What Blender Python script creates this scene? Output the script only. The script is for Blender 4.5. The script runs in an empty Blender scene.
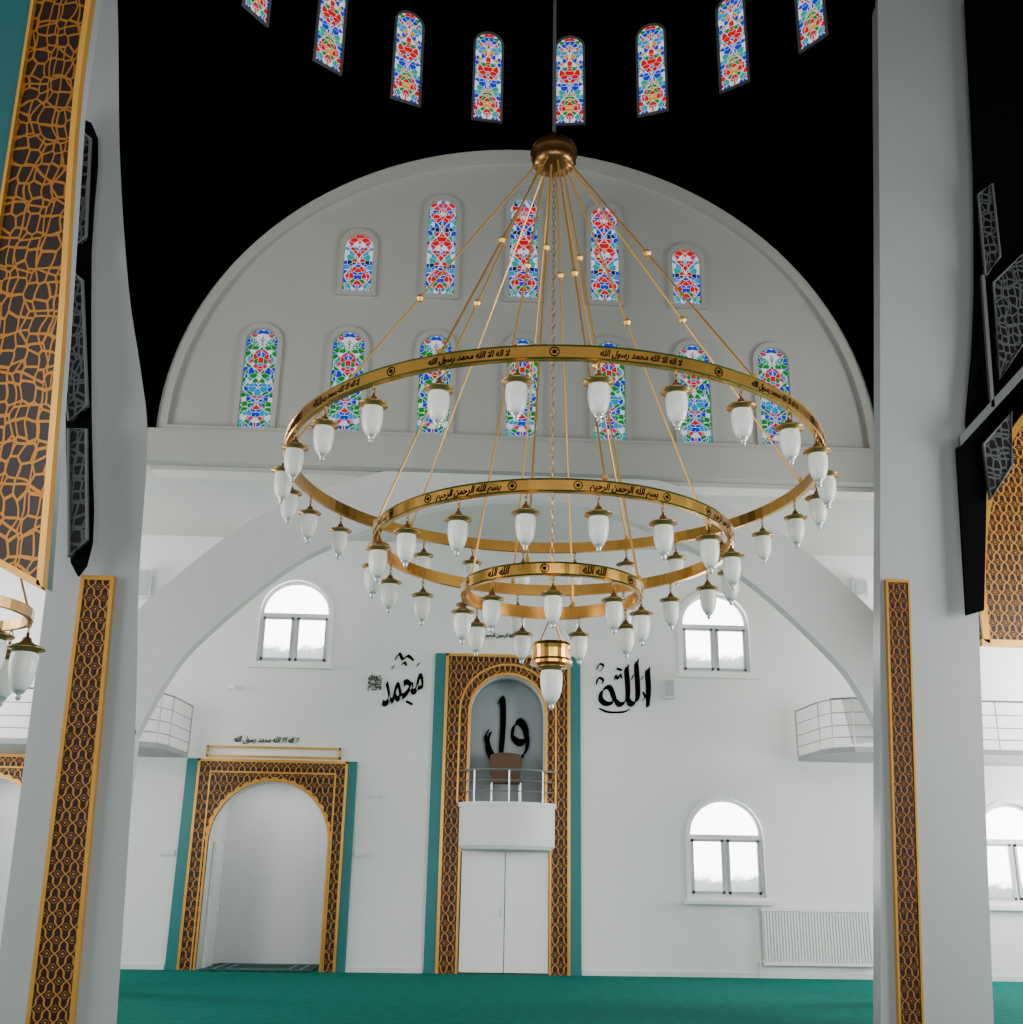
import bpy, math
from math import sin, cos, pi, radians, sqrt, atan2
from mathutils import Vector, Matrix
COL = bpy.context.scene.collection

# ------------------------------------------------------------------ materials
def new_mat(name):
    m = bpy.data.materials.new(name); m.use_nodes = True
    return m, m.node_tree, m.node_tree.nodes["Principled BSDF"]
def mat(name, col, rough=0.6, metal=0.0, emis=0.0, var=0.04, vscale=3.0, bump=0.0, trans=0.0, spec=0.5):
    m, nt, b = new_mat(name)
    b.inputs["Roughness"].default_value = rough
    b.inputs["Metallic"].default_value = metal
    b.inputs["Transmission Weight"].default_value = trans
    b.inputs["Specular IOR Level"].default_value = spec
    tc = nt.nodes.new("ShaderNodeTexCoord")
    no = nt.nodes.new("ShaderNodeTexNoise"); no.inputs["Scale"].default_value = vscale; no.inputs["Detail"].default_value = 4
    nt.links.new(tc.outputs["Object"], no.inputs["Vector"])
    rp = nt.nodes.new("ShaderNodeValToRGB")
    rp.color_ramp.elements[0].position = 0.3; rp.color_ramp.elements[1].position = 0.7
    rp.color_ramp.elements[0].color = tuple(max(0, c*(1-var)) for c in col)+(1,)
    rp.color_ramp.elements[1].color = tuple(min(1, c*(1+var)) for c in col)+(1,)
    nt.links.new(no.outputs["Fac"], rp.inputs["Fac"])
    nt.links.new(rp.outputs["Color"], b.inputs["Base Color"])
    if emis > 0:
        nt.links.new(rp.outputs["Color"], b.inputs["Emission Color"]); b.inputs["Emission Strength"].default_value = emis
    if bump > 0:
        n2 = nt.nodes.new("ShaderNodeTexNoise"); n2.inputs["Scale"].default_value = 60
        nt.links.new(tc.outputs["Object"], n2.inputs["Vector"])
        bp = nt.nodes.new("ShaderNodeBump"); bp.inputs["Strength"].default_value = bump
        nt.links.new(n2.outputs["Fac"], bp.inputs["Height"]); nt.links.new(bp.outputs["Normal"], b.inputs["Normal"])
    return m
def M(nt, op, a, b=None, c=None):
    n = nt.nodes.new("ShaderNodeMath"); n.operation = op
    for i, v in enumerate((a, b, c)):
        if v is None: continue
        if isinstance(v, (int, float)): n.inputs[i].default_value = v
        else: nt.links.new(v, n.inputs[i])
    return n.outputs[0]
def ramp(nt, fac, stops, interp='CONSTANT'):
    r = nt.nodes.new("ShaderNodeValToRGB"); cr = r.color_ramp; cr.interpolation = interp
    while len(cr.elements) > 1: cr.elements.remove(cr.elements[-1])
    cr.elements[0].position = stops[0][0]; cr.elements[0].color = stops[0][1]+(1,)
    for p, c in stops[1:]:
        e = cr.elements.new(p); e.color = c+(1,)
    nt.links.new(fac, r.inputs["Fac"]); return r.outputs["Color"]
GOLD = (0.42, 0.18, 0.024); BROWN = (0.016, 0.0035, 0.002)
def lattice_mat(name, period, gold=GOLD, brown=BROWN, wid=0.16, w2=0.10):
    m, nt, b = new_mat(name)
    tc = nt.nodes.new("ShaderNodeTexCoord"); vec = tc.outputs["Object"]
    sp = nt.nodes.new("ShaderNodeSeparateXYZ"); nt.links.new(vec, sp.inputs[0])
    k = 2*pi/period
    x = M(nt, 'MULTIPLY', sp.outputs[0], k); z = M(nt, 'MULTIPLY', sp.outputs[2], k*0.62)
    wob = M(nt, 'MULTIPLY', M(nt, 'SINE', M(nt, 'MULTIPLY', z, 2.0)), 0.55)
    a = M(nt, 'ABSOLUTE', M(nt, 'SINE', M(nt, 'ADD', M(nt, 'MULTIPLY', M(nt, 'ADD', x, z), 0.5), M(nt, 'MULTIPLY', wob, 0.5))))
    c = M(nt, 'ABSOLUTE', M(nt, 'SINE', M(nt, 'SUBTRACT', M(nt, 'MULTIPLY', M(nt, 'SUBTRACT', x, z), 0.5), M(nt, 'MULTIPLY', wob, 0.5))))
    strap = M(nt, 'LESS_THAN', M(nt, 'MINIMUM', a, c), wid*1.25)
    ros = M(nt, 'GREATER_THAN', M(nt, 'MULTIPLY', a, c), 0.93)
    ring = M(nt, 'LESS_THAN', M(nt, 'ABSOLUTE', M(nt, 'SUBTRACT', M(nt, 'MULTIPLY', a, c), 0.62)), w2*.4)
    mk = M(nt, 'MAXIMUM', strap, M(nt, 'MAXIMUM', ros, ring))
    mx = nt.nodes.new("ShaderNodeMix"); mx.data_type = 'RGBA'; nt.links.new(mk, mx.inputs["Factor"])
    mx.inputs["A"].default_value = brown+(1,); mx.inputs["B"].default_value = gold+(1,)
    nt.links.new(mx.outputs["Result"], b.inputs["Base Color"]); b.inputs["Roughness"].default_value = 0.38
    b.inputs["Specular IOR Level"].default_value = 0.3
    bp = nt.nodes.new("ShaderNodeBump"); bp.inputs["Strength"].default_value = 0.5; bp.inputs["Distance"].default_value = 0.01
    nt.links.new(mk, bp.inputs["Height"]); nt.links.new(bp.outputs["Normal"], b.inputs["Normal"])
    return m
def tracery_mat(name, scale, gold, brown, wid=0.08, warp=0.05, metal=0.0):
    m, nt, b = new_mat(name)
    tc = nt.nodes.new("ShaderNodeTexCoord")
    no = nt.nodes.new("ShaderNodeTexNoise"); no.inputs["Scale"].default_value = scale*.35; no.inputs["Detail"].default_value = 1; nt.links.new(tc.outputs["Object"], no.inputs["Vector"])
    vs = nt.nodes.new("ShaderNodeVectorMath"); vs.operation = 'MULTIPLY_ADD'
    nt.links.new(no.outputs["Color"], vs.inputs[0]); vs.inputs[1].default_value = (warp,)*3; nt.links.new(tc.outputs["Object"], vs.inputs[2])
    # 2-D tracery in the panel plane: drop the depth axis
    s = nt.nodes.new("ShaderNodeSeparateXYZ"); nt.links.new(vs.outputs[0], s.inputs[0])
    cb = nt.nodes.new("ShaderNodeCombineXYZ"); nt.links.new(s.outputs[0], cb.inputs[0]); nt.links.new(s.outputs[2], cb.inputs[1])
    ds = []
    for sc, off, wd in ((scale, 0.0, wid), (scale*0.5, 3.7, wid*.5)):
        mp = nt.nodes.new("ShaderNodeMapping"); mp.inputs["Location"].default_value = (off, off, 0); mp.inputs["Scale"].default_value = (1.25, .8, 1)
        nt.links.new(cb.outputs[0], mp.inputs["Vector"])
        v = nt.nodes.new("ShaderNodeTexVoronoi"); v.voronoi_dimensions = '2D'; v.feature = 'DISTANCE_TO_EDGE'; v.inputs["Scale"].default_value = sc; v.inputs["Randomness"].default_value = 0.5
        nt.links.new(mp.outputs[0], v.inputs["Vector"]); ds.append(M(nt, 'LESS_THAN', v.outputs["Distance"], wd))
    mk = M(nt, 'MAXIMUM', ds[0], ds[1])
    mx = nt.nodes.new("ShaderNodeMix"); mx.data_type = 'RGBA'; nt.links.new(mk, mx.inputs["Factor"])
    mx.inputs["A"].default_value = brown+(1,); mx.inputs["B"].default_value = gold+(1,)
    nt.links.new(mx.outputs["Result"], b.inputs["Base Color"]); b.inputs["Roughness"].default_value = 0.3; b.inputs["Specular IOR Level"].default_value = 0.35
    if metal > 0: nt.links.new(M(nt, 'MULTIPLY', mk, metal), b.inputs["Metallic"])
    bp = nt.nodes.new("ShaderNodeBump"); bp.inputs["Strength"].default_value = 0.8; bp.inputs["Distance"].default_value = 0.01
    nt.links.new(mk, bp.inputs["Height"]); nt.links.new(bp.outputs["Normal"], b.inputs["Normal"])
    return m
def stained_mat(name, hw, pal, zper, cell=0.10, strength=0.8, bgc=(0.80, 0.92, 0.97), came=0.03):
    m, nt, b = new_mat(name)
    tc = nt.nodes.new("ShaderNodeTexCoord"); sp = nt.nodes.new("ShaderNodeSeparateXYZ")
    nt.links.new(tc.outputs["Object"], sp.inputs[0])
    ax = M(nt, 'ABSOLUTE', sp.outputs[0])
    cb = nt.nodes.new("ShaderNodeCombineXYZ"); nt.links.new(ax, cb.inputs[0]); nt.links.new(sp.outputs[2], cb.inputs[2])
    def voro(feat, sc):
        v = nt.nodes.new("ShaderNodeTexVoronoi"); v.feature = feat; v.inputs["Scale"].default_value = sc
        v.inputs["Randomness"].default_value = 0.8
        nt.links.new(cb.outputs[0], v.inputs["Vector"]); return v
    v1 = voro('F1', 1/cell); ve = voro('DISTANCE_TO_EDGE', 1/cell)
    s1 = nt.nodes.new("ShaderNodeSeparateColor"); nt.links.new(v1.outputs["Color"], s1.inputs[0])
    cosz = M(nt, 'COSINE', M(nt, 'MULTIPLY', sp.outputs[2], 2*pi/zper))
    w = M(nt, 'MULTIPLY', M(nt, 'ADD', M(nt, 'MULTIPLY', cosz, -0.42), 0.47), hw)
    d = M(nt, 'SUBTRACT', ax, w)
    inside = M(nt, 'LESS_THAN', d, 0.0)
    ca = ramp(nt, s1.outputs[0], pal[0]); cbb = ramp(nt, s1.outputs[0], pal[1])
    mx = nt.nodes.new("ShaderNodeMix"); mx.data_type = 'RGBA'
    nt.links.new(inside, mx.inputs["Factor"]); nt.links.new(cbb, mx.inputs["A"]); nt.links.new(ca, mx.inputs["B"])
    line = M(nt, 'MAXIMUM', M(nt, 'LESS_THAN', ve.outputs["Distance"], came), M(nt, 'LESS_THAN', M(nt, 'ABSOLUTE', d), 0.010))
    mx2 = nt.nodes.new("ShaderNodeMix"); mx2.data_type = 'RGBA'
    nt.links.new(line, mx2.inputs["Factor"]); nt.links.new(mx.outputs["Result"], mx2.inputs["A"]); mx2.inputs["B"].default_value = bgc+(1,)
    b.inputs["Base Color"].default_value = (0.005, 0.005, 0.005, 1); b.inputs["Specular IOR Level"].default_value = 0.1
    nt.links.new(mx2.outputs["Result"], b.inputs["Emission Color"]); b.inputs["Emission Strength"].default_value = strength
    return m

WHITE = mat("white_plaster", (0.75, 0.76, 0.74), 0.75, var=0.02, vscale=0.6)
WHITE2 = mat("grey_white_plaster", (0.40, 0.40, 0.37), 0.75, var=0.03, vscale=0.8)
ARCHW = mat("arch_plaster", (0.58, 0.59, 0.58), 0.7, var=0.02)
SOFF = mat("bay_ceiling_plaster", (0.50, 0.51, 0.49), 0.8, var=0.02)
RECESS = mat("recess_plaster", (0.72, 0.73, 0.73), 0.7, var=0.02)
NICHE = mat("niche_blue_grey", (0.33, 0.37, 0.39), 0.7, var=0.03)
DARK = mat("painted_dome_shade", (0.0006, 0.0005, 0.0006), 1.0, var=0.1, spec=0.0)  # near-black base colour stands in for shade on dome, ceiling and spandrel
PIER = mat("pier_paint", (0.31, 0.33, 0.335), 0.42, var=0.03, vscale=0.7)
CARPET = mat("teal_carpet", (0.0, 0.135, 0.11), 0.95, var=0.18, vscale=6, bump=0.3, spec=0.05)
RUG = mat("rug_green", (0.004, 0.045, 0.04), 0.95, var=0.9, vscale=11)
TURQ = mat("turquoise_tile", (0.0, 0.15, 0.16), 0.4, var=0.06)
TURQD = mat("turquoise_field_paint", (0.0, 0.07, 0.078), 0.5, var=0.06)
GOLDM = mat("gold_paint", (0.60, 0.30, 0.045), 0.28, 0.5, var=0.08)
BRASS = mat("polished_brass", (0.68, 0.36, 0.08), 0.18, 0.95, var=0.08, vscale=5)
BRASSD = mat("aged_brass", (0.42, 0.24, 0.08), 0.3, 0.85, var=0.1, vscale=8)
HUBM = mat("hub_bronze", (0.24, 0.115, 0.04), 0.28, 0.9, var=0.1, vscale=8)
RODM = mat("rod_brass", (0.66, 0.37, 0.09), 0.3, 0.6, var=0.05)
BLACKI = mat("black_ink", (0.0015, 0.0015, 0.0015), 0.8, spec=0.05)
FROST = mat("frosted_glass", (0.80, 0.80, 0.77), 0.25, emis=0.05, var=0.02)
CLEARG = mat("clear_glass", (0.55, 0.58, 0.58), 0.08, trans=0.5, var=0.02)
PVC = mat("window_plastic", (0.66, 0.68, 0.68), 0.4, var=0.02)
METAL = mat("steel_rail", (0.34, 0.35, 0.36), 0.3, 0.8, var=0.03)
RAD = mat("radiator_enamel", (0.78, 0.79, 0.77), 0.35, var=0.01)
CHAIRM = mat("brown_upholstery", (0.115, 0.068, 0.045), 0.75, var=0.1, spec=0.2)
GREYL = mat("grey_lattice_frame", (0.085, 0.09, 0.095), 0.6, var=0.05)
DGREY = mat("dim_grey_frame", (0.09, 0.095, 0.10), 0.8, var=0.05)
SEAM = mat("dark_seam", (0.05, 0.05, 0.05), 0.8)
BLACKP = mat("black_panel", (0.0015, 0.0015, 0.002), 0.9, spec=0.05)
LATT = lattice_mat("gold_arabesque", 0.22)
LATTP = lattice_mat("gold_strapwork", 0.155, gold=(0.36, 0.145, 0.02))
LATTP2 = lattice_mat("dark_gold_strapwork", 0.155, gold=(0.24, 0.09, 0.014))
LATTN = tracery_mat("gold_arabesque_floral", 13.0, (0.34, 0.135, 0.022), (0.010, 0.003, 0.0015), 0.075, 0.10, 0.6)
LATTG = tracery_mat("grey_openwork", 8.5, (0.060, 0.062, 0.066), (0.004, 0.004, 0.005), 0.11, 0.10)
LATTG2 = lattice_mat("gold_openwork", 0.20, gold=(0.45, 0.20, 0.03), brown=(0.03, 0.008, 0.003), wid=.2)
R_=(0.85,0.0,0.005); B_=(0.0,0.03,0.80); G_=(0.0,0.30,0.03); Y_=(0.9,0.42,0.0); S_=(0.0,0.35,0.80); W_=(0.95,1.0,1.0); P_=(0.75,0.01,0.15); K_=(0.005,0.01,0.10); T_=(0.0,0.45,0.38)
ST_LOW = stained_mat("stained_glass_green", 0.29, ([(0,S_),(0.18,R_),(0.32,W_),(0.47,B_),(0.64,G_),(0.86,P_)], [(0,G_),(0.36,W_),(0.42,T_),(0.55,G_),(0.72,B_),(0.9,S_)]), 0.55, cell=.095, strength=.72)
ST_UP = stained_mat("stained_glass_red", 0.26, ([(0,R_),(0.36,P_),(0.48,B_),(0.64,W_),(0.72,R_),(0.92,G_)], [(0,S_),(0.2,B_),(0.45,G_),(0.58,W_),(0.66,T_),(0.8,K_),(0.9,R_)]), 0.7, cell=.10, strength=.75)
ST_DOME = stained_mat("stained_glass_dome", 0.25, ([(0,R_),(0.35,B_),(0.5,Y_),(0.58,R_),(0.78,W_),(0.86,G_)], [(0,B_),(0.28,S_),(0.42,R_),(0.6,W_),(0.70,T_),(0.84,Y_)]), 0.8, strength=0.8, cell=.10)
def sky_glass():
    m, nt, b = new_mat("daylight_pane")
    tc = nt.nodes.new("ShaderNodeTexCoord"); sp = nt.nodes.new("ShaderNodeSeparateXYZ"); nt.links.new(tc.outputs["Object"], sp.inputs[0])
    no = nt.nodes.new("ShaderNodeTexNoise"); no.inputs["Scale"].default_value = 5; nt.links.new(tc.outputs["Object"], no.inputs["Vector"])
    v = M(nt, 'ADD', sp.outputs[2], M(nt, 'MULTIPLY', no.outputs["Fac"], 0.4))
    c = ramp(nt, v, [(0.0, (0.05,0.06,0.055)), (0.50, (0.14,0.16,0.15)), (0.62, (1,1,1))], 'LINEAR')
    b.inputs["Base Color"].default_value = (0.1,0.1,0.1,1); b.inputs["Roughness"].default_value = 0.1
    nt.links.new(c, b.inputs["Emission Color"]); b.inputs["Emission Strength"].default_value = 10.0
    return m
SKYG = sky_glass()

# ------------------------------------------------------------------ helpers
def finish(o, m, par=None, smooth=False):
    if m is not None:
        o.data.materials.clear(); o.data.materials.append(m)
    if smooth:
        for p in o.data.polygons: p.use_smooth = True
    COL.objects.link(o)
    if par is not None: setpar(o, par)
    return o
def setpar(c, par):
    c.parent = par; c.matrix_parent_inverse = Matrix.Translation(-Vector(par.location))
def empty(name, loc, label=None, cat=None):
    o = bpy.data.objects.new(name, None); o.location = loc; o.empty_display_size = 0.2; COL.objects.link(o)
    if label: tag(o, label, cat)
    return o
def tag(o, label, cat, group=None):
    o["label"] = label; o["category"] = cat
    if group: o["group"] = group
    return o
def struct(o, label=None, cat=None):
    o["kind"] = "structure"
    if label: o["label"] = label
    if cat: o["category"] = cat
    return o
def mesh(name, verts, faces, m, par=None, smooth=False):
    me = bpy.data.meshes.new(name); me.from_pydata([tuple(v) for v in verts], [], faces); me.update()
    return finish(bpy.data.objects.new(name, me), m, par, smooth)
class Geo:
    def __init__(s): s.v = []; s.f = []
    def add(s, v, f):
        n = len(s.v); s.v += [tuple(a) for a in v]; s.f += [tuple(i+n for i in q) for q in f]; return s
    def box(s, x0, x1, y0, y1, z0, z1):
        v = [(x0,y0,z0),(x1,y0,z0),(x1,y1,z0),(x0,y1,z0),(x0,y0,z1),(x1,y0,z1),(x1,y1,z1),(x0,y1,z1)]
        return s.add(v, [(0,3,2,1),(4,5,6,7),(0,1,5,4),(1,2,6,5),(2,3,7,6),(3,0,4,7)])
    def prism(s, poly, y0, y1):
        n = len(poly)
        v = [(a, y0, b) for a, b in poly]+[(a, y1, b) for a, b in poly]
        f = [tuple(range(n)), tuple(range(2*n-1, n-1, -1))]+[(i, i+n, (i+1) % n+n, (i+1) % n) for i in range(n)]
        return s.add(v, f)
    def tube(s, pts, r, seg=8, closed=False):
        pts = [Vector(p) for p in pts]; n = len(pts); v = []; f = []
        for i, p in enumerate(pts):
            if closed: t = pts[(i+1) % n]-pts[i-1]
            else: t = pts[min(i+1, n-1)]-pts[max(i-1, 0)]
            t.normalize()
            a = Vector((0,0,1)) if abs(t.z) < 0.95 else Vector((0,1,0))
            u = t.cross(a).normalized(); w = t.cross(u)
            rr = r[i] if isinstance(r, (list, tuple)) else r
            for k in range(seg):
                g = 2*pi*k/seg; v.append(p+(u*cos(g)+w*sin(g))*rr)
        m = n if closed else n-1
        for i in range(m):
            j = (i+1) % n
            for k in range(seg):
                l = (k+1) % seg; f.append((i*seg+k, i*seg+l, j*seg+l, j*seg+k))
        if not closed:
            f.append(tuple(range(seg-1, -1, -1))); f.append(tuple((n-1)*seg+k for k in range(seg)))
        return s.add(v, f)
    def lathe(s, prof, c=(0,0,0), seg=24, closed_prof=False, rib=0.0):
        n = seg; v = []; f = []
        for i in range(n):
            g = 2*pi*i/seg; kr = 1-(rib if i % 2 else 0)
            for r, z in prof: v.append((c[0]+r*kr*cos(g), c[1]+r*kr*sin(g), c[2]+z))
        k = len(prof); kk = k if closed_prof else k-1
        for i in range(seg):
            j = (i+1) % n
            for q in range(kk):
                q2 = (q+1) % k; f.append((i*k+q, j*k+q, j*k+q2, i*k+q2))
        return s.add(v, f)
    def obj(s, name, m, par=None, smooth=False): return mesh(name, s.v, s.f, m, par, smooth)
def plate(name, outer, holes, y, th, m, par=None):
    cu = bpy.data.curves.new(name, 'CURVE'); cu.dimensions = '2D'; cu.fill_mode = 'BOTH'; cu.extrude = th/2
    for pl in [outer]+list(holes):
        sp = cu.splines.new('POLY'); sp.points.add(len(pl)-1); sp.use_cyclic_u = True
        for i, (a, b) in enumerate(pl): sp.points[i].co = (a, b, 0, 1)
    o = bpy.data.objects.new("tmp", cu); COL.objects.link(o); bpy.context.view_layer.update()
    me = bpy.data.meshes.new_from_object(o.evaluated_get(bpy.context.evaluated_depsgraph_get()))
    bpy.data.objects.remove(o)
    for v in me.vertices:
        x, yy, z = v.co; v.co = (x, y+th/2-z, yy)
    me.name = name
    return finish(bpy.data.objects.new(name, me), m, par)
def text_mesh(body, size, offset=0.0, shear=0.0):
    cu = bpy.data.curves.new("t", 'FONT'); cu.body = body; cu.size = size; cu.align_x = 'CENTER'; cu.align_y = 'CENTER'
    cu.offset = offset; cu.shear = shear
    o = bpy.data.objects.new("tmp", cu); COL.objects.link(o); bpy.context.view_layer.update()
    me = bpy.data.meshes.new_from_object(o.evaluated_get(bpy.context.evaluated_depsgraph_get()))
    bpy.data.objects.remove(o)
    return [tuple(v.co) for v in me.vertices], [tuple(p.vertices) for p in me.polygons]
def arch(xc, w, z0, zt, zs=None, n=20):
    h = w/2
    if zs is None: zs = zt-h
    pts = [(xc-h, z0), (xc-h, zs)]
    for i in range(1, n):
        a = pi-pi*i/n; pts.append((xc+h*cos(a), zs+(zt-zs)*sin(a)))
    pts += [(xc+h, zs), (xc+h, z0)]
    return pts
def rect(x0, x1, z0, z1): return [(x0,z0),(x0,z1),(x1,z1),(x1,z0)]
def ribbon_arch(inner, outer, y0, y1, name, m, par=None):
    n = len(inner); g = Geo(); v = []
    for (a, b), (c, d) in zip(inner, outer): v += [(a,y0,b),(c,y0,d),(c,y1,d),(a,y1,b)]
    f = []
    for i in range(n-1):
        for k in range(4):
            l = (k+1) % 4; f.append((i*4+k, i*4+l, i*4+4+l, i*4+4+k))
    f += [(0,3,2,1), tuple((n-1)*4+k for k in range(4))]
    g.add(v, f); return g.obj(name, m, par)
def spline(pts, n=10):
    P = [Vector(p) for p in pts]; P = [P[0]*2-P[1]]+P+[P[-1]*2-P[-2]]; out = []
    for i in range(1, len(P)-2):
        for k in range(n):
            t = k/n; a, b, c, d = P[i-1], P[i], P[i+1], P[i+2]
            out.append(0.5*((2*b)+(c-a)*t+(2*a-5*b+4*c-d)*t*t+(3*b-a-3*c+d)*t**3))
    out.append(P[-2]); return out
def spl2(pts, n=6): return [(p[0], p[1]) for p in spline([(a, b, 0) for a, b in pts], n)]

# ------------------------------------------------------------------ camera
F = 1100.0; P = radians(18.7); YW = radians(2.5); RL = radians(1.0)
f = Vector((sin(YW)*cos(P), cos(YW)*cos(P), sin(P))); r0 = Vector((cos(YW), -sin(YW), 0)); u0 = r0.cross(f)
Rv = cos(RL)*r0+sin(RL)*u0; Uv = -sin(RL)*r0+cos(RL)*u0
cd = bpy.data.cameras.new("camera"); cd.sensor_width = 36; cd.sensor_fit = 'HORIZONTAL'; cd.lens = F/1023*36; cd.clip_end = 200
cam = bpy.data.objects.new("camera", cd); COL.objects.link(cam)
mw = Matrix((Rv, Uv, -f)).transposed().to_4x4(); mw.translation = Vector((-0.95, 0, 1.6)); cam.matrix_world = mw
bpy.context.scene.camera = cam

# ------------------------------------------------------------------ room shell
YB = 22.3
struct(Geo().box(-12.5, 12.5, -4, 24.6, -0.2, 0).obj("floor", CARPET), "teal green wall-to-wall prayer hall carpet", "floor")
PX = -4.55
WIN = [(-4.39, 1.46, 5.78, 7.52), (4.32, 1.44, 5.80, 7.51), (4.36, 1.50, 1.42, 3.30), (10.15, 1.50, 1.40, 3.32)]
holes = [arch(0.02, 1.48, 3.1, 5.62)]+[arch(xc, w, z0, zt) for xc, w, z0, zt in WIN]
outer = [(-12.5, 0), (-12.5, 9.2), (12.5, 9.2), (12.5, 0)]+arch(PX, 2.26, 0.0, 3.42)[::-1]+arch(PX-5.45, 2.26, 0.0, 3.42)[::-1]
struct(plate("wall_back", outer, holes, YB, 0.3, WHITE), "white plaster prayer wall with arched openings", "wall")
g = Geo()
for xc in (PX, PX-5.45):
    g.box(xc-1.5, xc+1.5, 24.0, 24.1, 0, 3.7)
    g.box(xc-1.30, xc-1.14, YB+0.3, 24.0, 0, 3.7); g.box(xc+1.14, xc+1.30, YB+0.3, 24.0, 0, 3.7)
    g.box(xc-1.5, xc+1.5, YB+0.3, 24.1, 3.6, 3.75)
struct(g.obj("wall_recess", RECESS), "pale plaster walls of the doorway recesses", "wall")
struct(Geo().box(-12.7, -12.5, -4, 24.6, 0, 15.4).obj("wall_left", WHITE), "white side wall", "wall")
struct(Geo().box(12.5, 12.7, -4, 24.6, 0, 15.4).obj("wall_right", WHITE), "white side wall", "wall")
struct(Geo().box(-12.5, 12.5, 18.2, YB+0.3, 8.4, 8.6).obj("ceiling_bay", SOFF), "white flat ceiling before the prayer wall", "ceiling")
TY = [(-4.67, 8.97, 10.95), (-3.13, 8.97, 10.95), (-1.58, 8.97, 10.95), (-0.02, 8.97, 10.95), (1.54, 8.97, 10.95), (3.07, 8.97, 10.95), (4.52, 8.97, 10.95),
      (-3.07, 11.75, 12.98), (-1.56, 11.75, 13.80), (-0.03, 11.75, 13.90), (1.48, 11.75, 13.80), (3.0, 11.75, 12.95)]
bigarch = arch(0.0, 12.7, 8.2, 14.95, 9.0, 60)
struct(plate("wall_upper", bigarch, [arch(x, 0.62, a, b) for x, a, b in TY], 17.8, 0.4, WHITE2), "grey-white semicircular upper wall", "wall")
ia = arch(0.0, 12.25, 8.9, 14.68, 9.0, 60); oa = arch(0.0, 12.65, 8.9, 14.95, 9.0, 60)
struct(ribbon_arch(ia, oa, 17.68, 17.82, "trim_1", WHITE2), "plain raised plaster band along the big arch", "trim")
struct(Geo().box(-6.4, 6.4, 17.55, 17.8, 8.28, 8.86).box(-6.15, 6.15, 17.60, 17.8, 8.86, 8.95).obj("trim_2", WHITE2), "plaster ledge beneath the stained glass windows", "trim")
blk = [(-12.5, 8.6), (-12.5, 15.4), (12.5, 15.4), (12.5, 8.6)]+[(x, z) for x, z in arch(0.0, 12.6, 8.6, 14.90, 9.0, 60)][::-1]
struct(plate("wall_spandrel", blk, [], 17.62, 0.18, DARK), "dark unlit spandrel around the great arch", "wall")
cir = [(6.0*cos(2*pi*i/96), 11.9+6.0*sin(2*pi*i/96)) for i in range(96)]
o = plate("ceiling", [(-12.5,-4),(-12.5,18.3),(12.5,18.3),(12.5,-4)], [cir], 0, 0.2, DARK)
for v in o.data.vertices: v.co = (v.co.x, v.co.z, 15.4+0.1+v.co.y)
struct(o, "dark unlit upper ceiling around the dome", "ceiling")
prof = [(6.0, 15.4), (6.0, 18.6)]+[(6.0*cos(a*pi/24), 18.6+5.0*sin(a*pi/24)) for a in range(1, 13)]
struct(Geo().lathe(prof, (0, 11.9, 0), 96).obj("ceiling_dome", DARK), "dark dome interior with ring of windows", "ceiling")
inn = [(-6.02, 3.72), (-5.62, 4.65), (-5.16, 5.30), (-4.0, 6.42), (-3.03, 7.02), (-1.5, 7.65), (0, 7.85), (1.5, 7.65), (3.03, 7.02), (4.0, 6.42), (5.16, 5.30), (5.62, 4.65), (6.02, 3.72)]
out_ = [(-6.95, 4.3), (-6.5, 5.3), (-5.95, 6.05), (-4.65, 7.25), (-3.45, 7.9), (-1.7, 8.45), (0, 8.6), (1.7, 8.45), (3.45, 7.9), (4.65, 7.25), (5.95, 6.05), (6.5, 5.3), (6.95, 4.3)]
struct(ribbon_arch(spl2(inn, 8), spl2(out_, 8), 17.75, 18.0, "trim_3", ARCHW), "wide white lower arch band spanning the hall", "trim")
for s in (-1, 1):
    o = Geo().prism([(s*6.02, 0), (s*7.0, 0), (s*7.0, 8.4), (s*6.75, 4.4), (s*6.02, 3.8)][::-1 if s < 0 else 1], 17.75, 18.0).obj("trim_4" if s < 0 else "trim_5", ARCHW)
    struct(o, "white pier carrying the lower arch", "pier")
g = Geo().box(-12.5, -11.7, 22.27, 22.3, 0, .09).box(-8.4, -6.27, 22.27, 22.3, 0, .09).box(-2.93, -1.5, 22.27, 22.3, 0, .09).box(1.5, 12.5, 22.27, 22.3, 0, .09)
struct(g.obj("baseboard_back", PVC), "pale baseboard along the prayer wall", "baseboard")

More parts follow.
